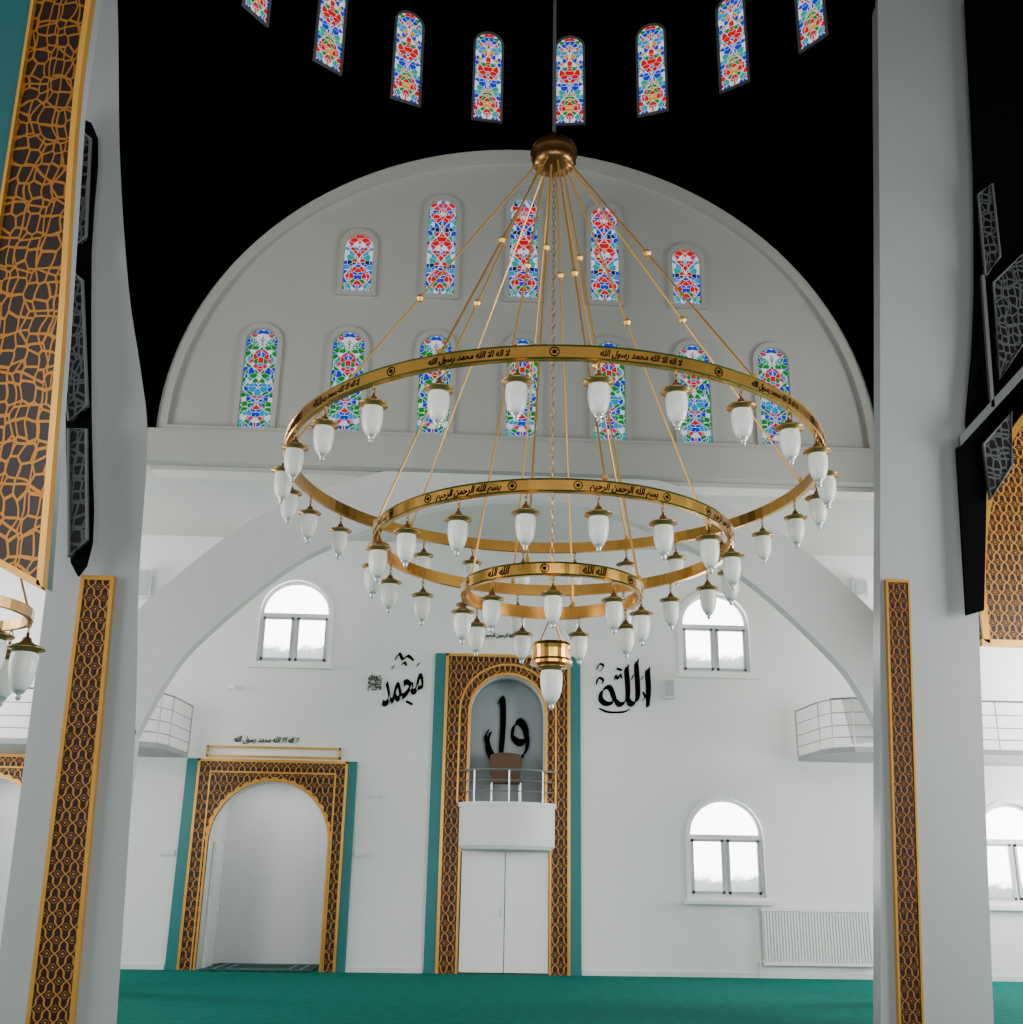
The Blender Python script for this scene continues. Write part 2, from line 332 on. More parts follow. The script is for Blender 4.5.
# ------------------------------------------------------------------ windows
wn = 0
mat_sash = mat("sash_grey", (0.40, 0.43, 0.44), 0.4)
def arched_window(xc, w, z0, zt):
    global wn; wn += 1
    h = w/2; zs = zt-h; fr = 0.07
    fo = plate("window_%d" % wn, arch(xc, w, z0, zt), [rect(xc-h+fr, xc-fr/2, z0+fr, zs-0.04)[::-1], rect(xc+fr/2, xc+h-fr, z0+fr, zs-0.04)[::-1],
               [(xc+(h-fr)*cos(pi*i/16), zs+0.05+(h-fr-0.05)*sin(pi*i/16)) for i in range(17)]], YB+0.14, 0.08, PVC)
    g = Geo()
    for a, b in ((xc-h+fr, xc-fr/2), (xc+fr/2, xc+h-fr)):
        for q in ((a, a+.05, z0+fr, zs-.04), (b-.05, b, z0+fr, zs-.04), (a, b, z0+fr, z0+fr+.05), (a, b, zs-.09, zs-.04)):
            g.box(q[0], q[1], YB+.11, YB+.17, q[2], q[3])
    g.obj("window_sash", mat_sash, fo)
    gl = plate("window_glass", arch(0, w-0.04, 0, zt-z0-0.02), [], YB+0.20, 0.02, SKYG)
    gl.location = (xc, 0, z0+0.01); gl.parent = fo
    plate("window_casing", arch(xc, w+0.14, z0-0.07, zt+0.07), [arch(xc, w-0.02, z0+0.01, zt-0.01)], YB-0.025, 0.03, RAD, fo)
    Geo().box(xc-h-.14, xc+h+.14, YB-.12, YB, z0-.12, z0-.05).obj("window_sill", RAD, fo)
    struct(fo, "white arched window with two sashes and bright daylight", "window")
for w in WIN: arched_window(*w)
def stained(name_i, hw, h, m, M4, lab):
    dm = m is ST_DOME; e = .035 if dm else .08
    fo = plate("window_%d" % name_i, arch(0, hw*2+2*e, -e, h+e), [arch(0, hw*2-.02, 0.01, h-.01)], 0.0 if dm else -0.06, 0.04 if dm else 0.12, DGREY if dm else WHITE2)
    fo.matrix_world = M4
    gl = plate("window_glass", arch(0, hw*2, 0, h), [], 0.03, 0.02, m); gl.parent = fo
    struct(fo, lab, "window")
for i, (x, a, b) in enumerate(TY):
    wn += 1
    stained(wn, 0.29 if i < 7 else 0.27, b-a, ST_LOW if i < 7 else ST_UP, Matrix.Translation((x, 17.80, a)),
            "narrow arched stained glass window in green and blue" if i < 7 else "narrow arched stained glass window in red and blue")
STEP = 360/23
for k in range(-5, 5):
    th = radians(STEP/2+STEP*k); wn += 1
    Mx = Matrix.Translation((5.9*sin(th)+.02, 11.9+5.9*cos(th), 15.62)) @ Matrix.Rotation(-th, 4, 'Z')
    stained(wn, 0.27, 2.07, ST_DOME, Mx, "arched stained glass window set in the dark dome")

# ------------------------------------------------------------------ calligraphy
def brush(strokes, nib=50, fat=1.0):
    g = Geo(); a = radians(nib)
    for pts, w in strokes:
        w *= fat
        s = spline([(p[0], p[1], 0) for p in pts], 8); n = len(s)
        for i in range(n-1):
            def off(j):
                t = j/(n-1); k = w*(0.4+0.6*min(1, 4*t+.1, 4*(1-t)+0.15))
                return Vector((cos(a)*k/2, sin(a)*k/2, 0))
            tv = (s[i+1]-s[i])
            if tv.length < 1e-6: continue
            nv = Vector((-tv.y, tv.x, 0)).normalized()*w*0.16
            p, q = s[i], s[i+1]; o1, o2 = off(i), off(i+1)
            if o1.dot(nv) < 0: nv = -nv
            g.add([p-o1-nv, q-o2-nv, q+o2+nv, p+o1+nv], [(0,1,2,3)])
    return g
def flat(name, v, fs):
    o = mesh(name, v, fs, BLACKI); sm = o.modifiers.new("thick", 'SOLIDIFY'); sm.thickness = 0.012; sm.offset = 0; return o
def place_flat(g, x0, z0, sx, sz, y, name): return flat(name, [(x0+v[0]*sx, y, z0+v[1]*sz) for v in g.v], g.f)
allah = [([(.99,.86),(.95,.80),(.96,.45),(.94,.08)], .085),
         ([(.79,1.02),(.74,.94),(.755,.5),(.745,.24),(.67,.13),(.59,.16),(.565,.28)], .08),
         ([(.60,.90),(.55,.84),(.565,.48),(.555,.24),(.47,.13),(.39,.12),(.33,.20)], .08),
         ([(.33,.20),(.28,.34),(.20,.46),(.08,.38),(.05,.22),(.16,.12),(.3,.18),(.25,.36)], .07),
         ([(-.03,.50),(.01,.64),(.10,.60),(.08,.52)], .035), ([(.32,.60),(.34,.70),(.385,.62),(.42,.72),(.46,.64)], .03),
         ([(.36,.84),(.46,.80)], .035), ([(-.02,.80),(.03,.92),(.11,.88),(.04,.76)], .03), ([(.84,.2),(.89,.28),(.85,.38)], .03),
         ([(.02,.03),(.20,-.04),(.48,-.03),(.60,.03)], .03), ([(.64,.62),(.68,.72)], .03), ([(.82,.62),(.87,.70)], .03)]
waw = [([(.34,1.04),(.38,.92),(.395,.6),(.38,.3),(.36,-.02)], .15), ([(.26,.92),(.35,1.05)], .07),
       ([(.62,.36),(.66,.54),(.78,.63),(.92,.54),(.98,.36),(.90,.28),(.76,.28),(.62,.36)], .12),
       ([(.98,.42),(1.0,.22),(.88,.03),(.64,-.07),(.34,-.06),(.12,.05),(.02,.26),(.10,.44)], .125), ([(.02,.26),(-.03,.36),(.05,.48)], .08)]
tag(place_flat(brush(allah, 50, 1.25), 1.85, 4.98, 1.08, 1.02, YB-.012, "calligraphy_lettering"), "black Arabic calligraphy reading Allah on white wall", "wall calligraphy")
tag(place_flat(brush(waw), -0.38, 4.04, .84, 1.20, YB+.61, "calligraphy_lettering"), "large black calligraphic waw inside the pulpit niche", "wall calligraphy")
ALLAH = "\uFEEA\uFEE0\uFEDF\uFE8D"; MUH = "\uFEAA\uFEE4\uFEA4\uFEE3"
KAL = ALLAH+" \uFEDD\uFEEE\uFEB3\uFEAD "+MUH+" "+ALLAH+" \uFEFB\uFE8D \uFEEA\uFEDF\uFE8D \uFEFB"
BAS = "\uFEE2\uFEF4\uFEA3\uFEAE\uFEDF\uFE8D \uFEE6\uFEE4\uFEA3\uFEAE\uFEDF\uFE8D "+ALLAH+" \uFEE2\uFEB4\uFE91"
def fit_text(body, x0, x1, z0, z1, offset=0, shear=0, rot=0):
    v, fs = text_mesh(body, 1.0, offset, shear)
    v = [(a[0]*cos(rot)-a[1]*sin(rot), a[0]*sin(rot)+a[1]*cos(rot)) for a in v]
    xs = [a[0] for a in v]; zs = [a[1] for a in v]
    kx = (x1-x0)/(max(xs)-min(xs)); kz = (z1-z0)/(max(zs)-min(zs))
    return [(x0+(a[0]-min(xs))*kx, YB-.012, z0+(a[1]-min(zs))*kz) for a in v], fs
g = Geo(); g.add(*fit_text(MUH, -2.52, -1.70, 4.94, 5.64, .022, .1, radians(10)))
fl = brush([([(.36,.84),(.44,.96),(.52,.86),(.62,.92),(.74,.84)], .05), ([(.50,.76),(.56,.80),(.60,.74)], .04), ([(.80,.74),(.87,.80)], .045), ([(.30,.68),(.36,.74)], .045), ([(.62,.10),(.76,.04)], .04)])
g.add([(-2.66+v[0]*1.0, YB-.012, 4.95+v[1]*1.12) for v in fl.v], fl.f)
tag(flat("calligraphy_lettering", g.v, g.f), "black Arabic calligraphy reading Muhammad on white wall", "wall calligraphy")
def wall_text(body, x, z, wid, h, label, shear=.25):
    v, fs = fit_text(body, x-wid/2, x+wid/2, z-h/2, z+h/2, .012, shear)
    tag(flat("inscription", v, fs), label, "inscription")
wall_text("\uFDFA", -2.68, 5.42, .28, .34, "small round black honorific beside the Muhammad calligraphy", 0)
wall_text(KAL, -4.75, 4.22, 1.27, .16, "small black Arabic inscription above the patterned doorway")
wall_text(BAS, -0.10, 6.44, 0.75, .15, "small black Arabic inscription above the pulpit niche")

# ------------------------------------------------------------------ patterned surrounds
def line_plate(name, inner, outer, y, th, m, par): return ribbon_arch(inner, outer, y, y+th, name, m, par)
def off_arch(xc, w, z0, zt, d): return arch(xc, w, z0, zt), arch(xc, w+2*d, z0, zt+d, zt-w/2)
E = empty("niche_surround", (0, YB-.05, 0), "turquoise, brown and gold patterned frame around pulpit niche", "wall decoration")
a = arch(0.02, 1.50, 3.1, 5.63)
pl = [(-1.21, 0), (-1.21, 6.0), (1.23, 6.0), (1.23, 0), (.88, 0), (.88, 3.1)]+a[::-1]+[(-.86, 3.1), (-.86, 0)]
plate("patterned_panel", pl, [], YB-.06, .06, LATT, E)
for x0, x1 in ((-1.48, -1.25), (1.27, 1.49)): Geo().box(x0, x1, YB-.05, YB, 0, 6.05).obj("turquoise_strip", TURQ, E)
for x0, x1 in ((-1.26, -1.20), (1.22, 1.28)): Geo().box(x0, x1, YB-.08, YB, 0, 6.05).obj("gold_strip", GOLDM, E)
for x0, x1 in ((-.89, -.85), (.87, .91)): Geo().box(x0, x1, YB-.08, YB, 0, 3.1).obj("gold_strip", GOLDM, E)
Geo().box(-1.26, 1.28, YB-.08, YB, 6.0, 6.05).obj("gold_strip", GOLDM, E)
i_, o_ = off_arch(0.02, 1.50, 3.1, 5.63, .05); line_plate("gold_arch", i_, o_, YB-.08, .08, GOLDM, E)
i_, o_ = off_arch(0.02, 1.90, 3.1, 5.83, .035); line_plate("gold_arch", i_, o_, YB-.075, .07, GOLDM, E)
g = Geo(); av = arch(0.02, 1.5, 3.1, 5.63)
g.add([(x, YB+.65, z) for x, z in av], [tuple(range(len(av)))])
o2 = [(x, YB+.28, z) for x, z in av]+[(x, YB+.65, z) for x, z in av]; n = len(av)
g.add(o2, [(i, i+1, i+1+n, i+n) for i in range(n-1)]); g.box(-.74, .78, YB+.0, YB+.66, 3.0, 3.1)
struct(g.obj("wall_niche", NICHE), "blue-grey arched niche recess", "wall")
def portal(xc):
    E = empty("doorway_surround", (xc, YB-.05, 0), "brown and gold patterned doorway surround with turquoise edges", "doorway surround")
    E["group"] = "patterned doorway surrounds on the prayer wall"
    a = arch(xc, 2.28, 0, 3.43)
    pl = [(xc-1.44, 0), (xc-1.44, 3.82), (xc+1.40, 3.82), (xc+1.40, 0)]+a[::-1]
    plate("patterned_panel", pl, [], YB-.06, .06, LATT, E)
    for x0, x1 in ((-1.70, -1.47), (1.43, 1.62)): Geo().box(xc+x0, xc+x1, YB-.05, YB, 0, 3.84).obj("turquoise_strip", TURQ, E)
    for x0, x1 in ((-1.48, -1.43), (1.39, 1.44)): Geo().box(xc+x0, xc+x1, YB-.08, YB, 0, 3.84).obj("gold_strip", GOLDM, E)
    Geo().box(xc-1.48, xc+1.44, YB-.08, YB, 3.79, 3.84).obj("gold_strip", GOLDM, E)
    for x0, x1 in ((-1.24, -1.21), (1.19, 1.22)): Geo().box(xc+x0, xc+x1, YB-.07, YB, 0, 3.6).obj("gold_strip", GOLDM, E)
    Geo().box(xc-1.24, xc+1.22, YB-.07, YB, 3.58, 3.61).obj("gold_strip", GOLDM, E)
    Geo().box(xc-1.35, xc+1.28, YB-.04, YB, 3.88, 3.92).box(xc-1.35, xc+1.28, YB-.04, YB, 4.06, 4.10).box(xc-1.35, xc-1.31, YB-.04, YB, 3.88, 4.1).box(xc+1.24, xc+1.28, YB-.04, YB, 3.88, 4.1).obj("gold_frame", GOLDM, E)
    N = 60; aa = arch(xc, 2.28, 0, 3.43, None, N); oo = []
    for k, (x, z) in enumerate(aa):
        if 1 < k < len(aa)-2:
            d = .04+.045*abs(sin(k*pi/3)); cx_, cz_ = x-xc, z-(3.43-1.14); L = sqrt(cx_*cx_+cz_*cz_); oo.append((xc+cx_*(L+d)/L, 3.43-1.14+cz_*(L+d)/L))
        else: oo.append((x+(.04 if x > xc else -.04), z))
    line_plate("gold_arch", aa, oo, YB-.08, .08, GOLDM, E)
portal(PX); portal(PX-5.45)
E = empty("prayer_rug", (PX, 22.9, 0), "dark green patterned rug laid in the doorway", "rug")
Geo().box(PX-1.0, PX+1.0, 22.0, 23.8, 0, .03).obj("rug_field", RUG, E)
g = Geo()
for q in (.82, .6): g.box(PX-q, PX+q, 22.9-q, 22.9-q+.05, .03, .036).box(PX-q, PX+q, 22.9+q-.05, 22.9+q, .03, .036).box(PX-q, PX-q+.05, 22.9-q, 22.9+q, .03, .036).box(PX+q-.05, PX+q, 22.9-q, 22.9+q, .03, .036)
g.obj("rug_border", TURQ, E)
o = Geo().box(PX-1.13, PX-1.08, 22.75, 23.5, 0, 2.3).box(PX-1.08, PX-1.04, 23.36, 23.40, 1.0, 1.12).obj("door_1", RAD); struct(o, "white door standing inside the recess", "door")

E = empty("pulpit_balcony", (0.04, YB-.3, 2.2), "small curved white pulpit balcony with steel railing", "balcony")
n = 24; rx, ry = .94, .62; top = [(0.04+rx*cos(pi+pi*i/n), YB+ry*sin(pi+pi*i/n)) for i in range(n+1)]
g = Geo(); v = []
for z, k in ((2.23, .93), (2.30, 1.0), (3.02, 1.0), (3.02, 1.03), (3.10, 1.03)):
    v += [(0.04+(x-0.04)*k, YB+(yy-YB)*k, z) for x, yy in top]
m_ = n+1; fs = []
for q in range(4):
    for i in range(n): fs.append((q*m_+i, q*m_+i+1, (q+1)*m_+i+1, (q+1)*m_+i))
fs += [tuple(range(m_))[::-1], tuple(range(4*m_, 5*m_))]
g.add(v, fs); g.obj("balcony_body", WHITE, E)
g = Geo()
for z, r in ((3.70, .022), (3.50, .012), (3.30, .012)): g.tube([(x, yy, z) for x, yy in top], r, 8)
for i in range(0, n+1, 6): g.tube([(top[i][0], top[i][1], 3.1), (top[i][0], top[i][1], 3.7)], .018, 8)
g.obj("railing", METAL, E)
o = Geo().box(-.84, .88, YB-.01, YB+.05, 0, 2.22).obj("door_2", SEAM); struct(o, "plain white double door under the pulpit", "door")
Geo().box(-.82, .012, YB-.045, YB-.01, .03, 2.18).obj("door_leaf", RAD, o); Geo().box(.028, .86, YB-.045, YB-.01, .03, 2.18).obj("door_leaf", RAD, o)
Geo().box(-.84, .88, YB-.03, YB-.01, 2.18, 2.23).obj("door_head", PVC, o)
Geo().tube([(-.06, YB-.05, 1.0), (-.06, YB-.08, 1.02), (-.06, YB-.08, 1.14), (-.06, YB-.05, 1.16)], .01).obj("door_handle", METAL, o)
E = empty("chair", (0.0, YB, 3.1), "brown upholstered chair standing on the pulpit balcony", "chair")
Geo().prism(spl2([(-.27, 3.54), (-.31, 3.75), (-.32, 3.98), (-.26, 4.07), (0, 4.10), (.26, 4.07), (.32, 3.98), (.31, 3.75), (.27, 3.54)], 4), YB+.10, YB+.16).obj("backrest", CHAIRM, E)
Geo().box(-.30, .30, YB-.32, YB+.14, 3.48, 3.55).obj("seat", CHAIRM, E)
for x in (-.28, .28):
    for y in (YB-.29, YB+.12): Geo().tube([(x, y, 3.1), (x, y, 3.50)], .018).obj("leg", METAL, E)

# ------------------------------------------------------------------ radiator, boxes
E = empty("radiator", (6.0, YB-.1, .2), "long white ribbed panel radiator under the window", "radiator")
g = Geo().box(4.97, 7.12, YB-.08, YB-.05, .26, 1.22)
for i in range(36): x = 5.0+i*.058; g.box(x, x+.03, YB-.11, YB-.08, .30, 1.18)
g.box(4.95, 7.14, YB-.12, YB-.03, 1.20, 1.25).box(4.95, 7.14, YB-.12, YB-.03, .23, .29); g.obj("radiator_panel", RAD, E)
Geo().tube([(4.98, YB-.06, .30), (4.90, YB-.06, .30), (4.90, YB-.06, .02)], .015).obj("pipe", RAD, E)
def speaker(x, z, w, h, y=YB):
    E = empty("wall_speaker", (x, y-.1, z), "small white box loudspeaker mounted on the wall", "loudspeaker"); E["group"] = "wall speakers"
    Geo().prism([(x-w/2, z), (x-w/2, z+h), (x+w/2, z+h), (x+w/2, z)], y-.22, y-.03).obj("speaker_body", PVC, E)
    Geo().box(x-w*.4, x+w*.4, y-.235, y-.22, z+.04, z+h-.04).obj("speaker_grille", mat_sash, E)
    Geo().tube([(x, y-.1, z+h/2), (x, y, z+h/2)], .03).obj("bracket", PVC, E)
speaker(3.28, 5.22, .22, .40); speaker(7.42, 7.45, .30, .40); speaker(-7.5, 7.0, .28, .6)
def small_fix(name, lab, cat, x, z, w, h, d=.04):
    o = Geo().box(x-w/2, x+w/2, YB-d, YB, z-h/2, z+h/2).box(x-w*.35, x+w*.35, YB-d-.012, YB-d, z-h*.3, z+h*.3).obj(name, PVC); tag(o, lab, cat)
small_fix("wall_socket", "white double power socket on the wall", "socket", -2.75, 2.10, .24, .10)
small_fix("wall_socket", "small white round-edged wall switch", "socket", -2.45, 3.20, .08, .08)
small_fix("wall_socket", "small white switch plate on the wall", "socket", -2.65, 3.20, .06, .08)
small_fix("wall_socket", "white socket strip beside the patterned doorway", "socket", -6.45, 2.06, .30, .10)
o = Geo().tube([(-5.6, YB, 5.25), (-5.6, YB-.10, 5.25), (-5.42, YB-.25, 5.22)], [.03, .035, .045]).obj("security_camera", PVC); tag(o, "small white security camera mounted on the wall", "security camera")

# ------------------------------------------------------------------ side gallery balconies
def gallery(s):
    E = empty("gallery_balcony", (s*8, 20, 3.8), "small white gallery balcony with thin metal railing beside arch", "balcony"); E["group"] = "side gallery balconies"
    xe = 5.95 if s > 0 else 6.32; zb = 4.03 if s > 0 else 3.84; yf = 20.4
    pl = [(12.4, yf), (xe+.45, yf), (xe+.12, yf+.2), (xe, yf+.6), (xe-.08, 22.2), (12.4, 22.2)]
    pl = [(s*x, y) for x, y in pl]; n = len(pl)
    v = [(x, y, zb) for x, y in pl]+[(x, y, zb+.10) for x, y in pl]
    mesh("balcony_slab", v, [tuple(range(n)), tuple(range(2*n-1, n-1, -1))]+[(i, i+n, (i+1) % n+n, (i+1) % n) for i in range(n)], PIER, E)
    path = pl[0:-1]
    g = Geo()
    for z, r in ((1.0, .020), (.74, .009), (.50, .009), (.28, .009)): g.tube([(x, y, zb+z) for x, y in path], r, 8)
    for i in (1, 2, 3, 4): g.tube([(path[i][0], path[i][1], zb+.10), (path[i][0], path[i][1], zb+1.02)], .016, 6)
    for i in range(6): x = xe+1.4+i*.9; g.tube([(s*x, yf, zb+.10), (s*x, yf, zb+1.0)], .014, 6)
    g.obj("railing", METAL, E)
    x = xe+.45
    mesh("railing_panel", [(s*x, yf+.1, zb+.16), (s*(x+.55), yf+.1, zb+.22), (s*(x+.50), yf+.35, zb+1.12), (s*(x-.05), yf+.35, zb+1.05),
                           (s*x, yf+.14, zb+.16), (s*(x+.55), yf+.14, zb+.22), (s*(x+.50), yf+.39, zb+1.12), (s*(x-.05), yf+.39, zb+1.05)],
         [(0,1,2,3),(7,6,5,4),(0,4,5,1),(1,5,6,2),(2,6,7,3),(3,7,4,0)], ARCHW, E)
gallery(-1); gallery(1)

# ------------------------------------------------------------------ near columns
def leaning(name, rows, y0, y1, m, par, rl=0.0, rr=0.0, smooth_rows=0):
    if smooth_rows: rows = [tuple(p) for p in spline(rows, smooth_rows)]
    v = []; fs = []
    for z, a, b in rows: v += [(a, y0, z), (b, y0, z), (b+rr, y1, z), (a+rl, y1, z)]
    for i in range(len(rows)-1):
        for k in range(4):
            l = (k+1) % 4; fs.append((i*4+k, i*4+l, i*4+4+l, i*4+4+k))
    fs += [(3, 2, 1, 0), tuple(4*(len(rows)-1)+k for k in range(4))]
    return mesh(name, v, fs, m, par)
E = empty("column", (4.8, 14.4, 0), "tall white column with brown and gold patterned strip", "column")
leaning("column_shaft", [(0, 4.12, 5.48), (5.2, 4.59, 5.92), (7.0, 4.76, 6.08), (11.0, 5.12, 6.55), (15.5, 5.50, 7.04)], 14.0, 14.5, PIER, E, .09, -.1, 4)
leaning("patterned_strip", [(0, 4.34, 4.58), (5.5, 4.70, 4.96)], 13.93, 14.0, LATTP2, E)
leaning("gold_strip", [(0, 4.31, 4.335), (5.5, 4.67, 4.695)], 13.92, 14.0, GOLDM, E); leaning("gold_strip", [(0, 4.585, 4.61), (5.5, 4.965, 4.99)], 13.92, 14.0, GOLDM, E)
Geo().box(4.67, 4.99, 13.92, 14.0, 5.5, 5.54).obj("gold_strip", GOLDM, E)
E = empty("column", (-4.8, 12.4, 0), "white column with gold strapwork strip and flared head", "column")
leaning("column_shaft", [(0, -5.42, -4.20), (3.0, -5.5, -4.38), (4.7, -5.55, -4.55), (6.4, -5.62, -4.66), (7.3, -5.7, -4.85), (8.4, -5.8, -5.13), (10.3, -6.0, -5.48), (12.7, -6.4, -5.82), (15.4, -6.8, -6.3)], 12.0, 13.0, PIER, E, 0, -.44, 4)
leaning("patterned_strip", [(0, -5.02, -4.64), (4.70, -5.12, -4.84)], 11.93, 12.0, LATTP, E)
leaning("gold_strip", [(0, -5.06, -5.02), (4.70, -5.16, -5.12)], 11.92, 12.0, GOLDM, E); leaning("gold_strip", [(0, -4.64, -4.60), (4.70, -4.84, -4.80)], 11.92, 12.0, GOLDM, E)
Geo().box(-5.16, -4.80, 11.92, 12.0, 4.70, 4.75).obj("gold_strip", GOLDM, E)

def screen(name_polys, y, label, th=.06):
    E = empty("openwork_screen", (name_polys[0][1][0][0], y, name_polys[0][1][0][1]), label, "screen")
    for kind, poly in name_polys:
        m = {"panel": LATTG, "board": BLACKP, "rail": GREYL}[kind]
        nm = {"panel": "openwork_panel", "board": "dark_board", "rail": "frame_rail"}[kind]
        yy = {"panel": y-.07, "board": y, "rail": y-.12}[kind]
        plate(nm, poly, [], yy, th, m, E)
        if kind == "panel": Geo().tube([(a, yy-.01, b) for a, b in poly], .020, 6, True).obj("frame_rail", GREYL, E)
    return E
screen([("board", [(6.85, 15.3), (8.6, 15.3), (8.6, 9.6), (7.4, 9.1)]+spl2([(6.1, 7.75), (5.98, 7.8), (6.25, 9.2), (6.55, 11.5), (6.85, 15.3)], 5)[:-1]),
        ("board", [(5.80, 7.42), (6.3, 7.9), (6.2, 7.2), (5.90, 5.12), (5.66, 5.05)]),
        ("panel", [(6.56, 11.5), (6.80, 11.7), (6.76, 10.45), (6.50, 10.1)]),
        ("panel", [(6.60, 10.0), (7.3, 10.7), (7.25, 9.5), (6.50, 8.45)]),
        ("panel", [(6.14, 7.45), (6.60, 7.95), (6.50, 7.15), (6.14, 6.65)]),
        ("rail", [(5.80, 7.40), (5.80, 7.54), (7.4, 9.25), (7.4, 9.08)]),
        ("rail", [(6.30, 8.0), (6.35, 8.0), (6.47, 10.1), (6.42, 10.1)])], 13.80, "dark and grey openwork screen on a gallery stair")
screen([("board", spl2([(-6.05, 10.7), (-5.72, 10.4), (-5.58, 8.8), (-5.28, 6.6), (-5.06, 5.1), (-5.25, 4.85), (-5.62, 7.0), (-5.85, 8.7)], 3)),
        ("panel", [(-6.0, 10.5), (-5.76, 10.3), (-5.62, 8.9), (-5.80, 8.7)]),
        ("panel", [(-5.80, 8.5), (-5.58, 8.3), (-5.30, 6.7), (-5.48, 6.5), (-5.62, 7.0)]),
        ("panel", [(-5.47, 6.4), (-5.27, 6.4), (-5.08, 5.1), (-5.25, 4.9)])], 11.8, "grey openwork gallery screen attached to the column")
E = empty("arched_panel", (7.4, 16, 5.2), "gold strapwork arched panel with gold border", "wall decoration")
cv = spl2([(6.90, 5.2), (6.95, 6.2), (7.16, 7.3), (7.55, 8.3), (8.15, 9.1), (8.9, 9.6), (9.6, 9.7)], 5)
plate("patterned_panel", cv+[(9.6, 5.2)], [], 16.0, .1, LATTG2, E)
line_plate("gold_edge", cv, [(a+.10, b-.05) for a, b in cv], 15.95, .08, GOLDM, E)
Geo().box(6.87, 9.6, 15.95, 16.05, 5.12, 5.22).obj("gold_edge", GOLDM, E)

E = empty("patterned_wall_panel", (-3.2, 5, 2.9), "close floral gold and brown panel with turquoise field", "wall decoration")
rt = spl2([(-3.13, 7.0), (-3.10, 5.6), (-2.98, 4.2), (-2.88, 2.86)], 5)
plate("patterned_panel", [(-3.45, 7.0)]+rt+[(-3.32, 3.08), (-3.39, 5.0)], [], 5.0, .05, LATTN, E)
line_plate("gold_edge", [(a+.012, b-.01) for a, b in rt], [(a-.018, b) for a, b in rt], 4.96, .06, GOLDM, E)
line_plate("gold_edge", [(-2.87, 2.84), (-3.34, 3.07)], [(-2.89, 2.88), (-3.34, 3.11)], 4.96, .06, GOLDM, E)
line_plate("gold_edge", [(-3.455, 7.0), (-3.395, 5.0), (-3.325, 3.08)], [(-3.44, 7.0), (-3.38, 5.0), (-3.31, 3.08)], 4.96, .06, GOLDM, E)
plate("turquoise_field", [(-4.4, 7.0), (-3.46, 7.0), (-3.40, 5.0), (-3.33, 3.08), (-4.4, 3.6)], [], 5.01, .05, TURQD, E)
plate("panel_backing", [(-4.5, 7.0), (-3.15, 7.0), (-3.12, 5.6), (-3.0, 4.2), (-2.90, 2.88), (-3.32, 3.10), (-4.5, 3.6)], [], 5.07, .10, PIER, E)

# ------------------------------------------------------------------ chandelier
CX, CY = 0.045, 12.0
def lamp_meshes():
    cap = Geo().lathe([(0,-.10),(.012,-.10),(.014,-.135),(.035,-.145),(.038,-.165),(.055,-.185),(.095,-.203),(.152,-.224),(.155,-.238),(.10,-.243),(.100,-.268),(.090,-.272)], seg=20)
    cap.tube([(.018*cos(t*pi/4), 0, -.035+.03*sin(t*pi/4)) for t in range(8)], .006, 5, True)
    cap.tube([(0, .018*cos(t*pi/4), -.078+.03*sin(t*pi/4)) for t in range(8)], .006, 5, True)
    cap.tube([(0,0,.0),(0,0,-.02)], .01, 6)
    sh = Geo().lathe([(.092,-.255),(.106,-.28),(.110,-.34),(.107,-.41),(.096,-.47),(.078,-.525),(.050,-.565),(0,-.57)], seg=20)
    fi = Geo().lathe([(.050,-.565),(.042,-.585),(.022,-.60),(.028,-.615),(.02,-.635),(.01,-.645),(0,-.65)], seg=14)
    out = []
    for g, nm in ((cap, "lamp"), (sh, "glass_shade"), (fi, "glass_finial")):
        me = bpy.data.meshes.new(nm); me.from_pydata(g.v, [], g.f); me.update()
        for p in me.polygons: p.use_smooth = True
        me.materials.append({"lamp": BRASSD, "glass_shade": FROST, "glass_finial": CLEARG}[nm]); out.append((nm, me))
    return out
LM = lamp_meshes()
def add_lamp(loc, par, rot=0, sc=1.0):
    l = None
    for nm, me in LM:
        o = bpy.data.objects.new(nm, me); COL.objects.link(o)
        if l is None: l = o; o.location = loc; o.rotation_euler = (0, 0, rot); o.scale = (sc,)*3; setpar(o, par)
        else: o.parent = l
    return l
CH = empty("chandelier", (CX, CY, 3.5), "large three-tier brass ring chandelier with frosted glass lamps", "chandelier")
def ring(z, R, h, nl, ph, texts, tsize, sc, medal):
    t = .035
    o = Geo().lathe([(R+.02, z-h/2), (R+.03, z-h/2+.010), (R+.02, z-h/2+.020), (R+.02, z+h/2-.020), (R+.03, z+h/2-.010), (R+.02, z+h/2), (R-t, z+h/2), (R-t, z-h/2)], (CX, CY, 0), 128, closed_prof=True).obj("brass_ring", BRASS, CH)
    g = Geo(); N = len(texts); RR = R+.024
    def onring(a, x, y): return (CX+RR*sin(a+x/R), CY-RR*cos(a+x/R), z+y)
    for i, b in enumerate(texts):
        v, fs = text_mesh(b, tsize, .002, .3); a0 = 2*pi*(i+.35)/N
        xs = [p[0] for p in v]; wv = max(xs)-min(xs)
        g.add([onring(a0, x, y*1.25) for x, y, _ in v], fs)
        mk = [a0+pi/N] if medal == 1 else [a0-(wv/2+.11)/R, a0+(wv/2+.11)/R]
        for c in mk:
            rr = h*.33; q = []
            for e in range(16): q += [onring(c, rr*cos(e*pi/8), rr*sin(e*pi/8)), onring(c, rr*.8*cos(e*pi/8), rr*.8*sin(e*pi/8))]
            g.add(q, [(2*e, 2*((e+1) % 16), 2*((e+1) % 16)+1, 2*e+1) for e in range(16)])
            g.add([onring(c, rr*(.6 if e % 2 else .3)*cos(e*pi/6), rr*(.6 if e % 2 else .3)*sin(e*pi/6)) for e in range(12)], [tuple(range(12))])
    s = g.obj("ring_inscription", BLACKI); s.parent = o
    for i in range(nl):
        a = ph+2*pi*i/nl
        add_lamp((CX+R*sin(a), CY-R*cos(a), z-h/2), CH, a, sc)
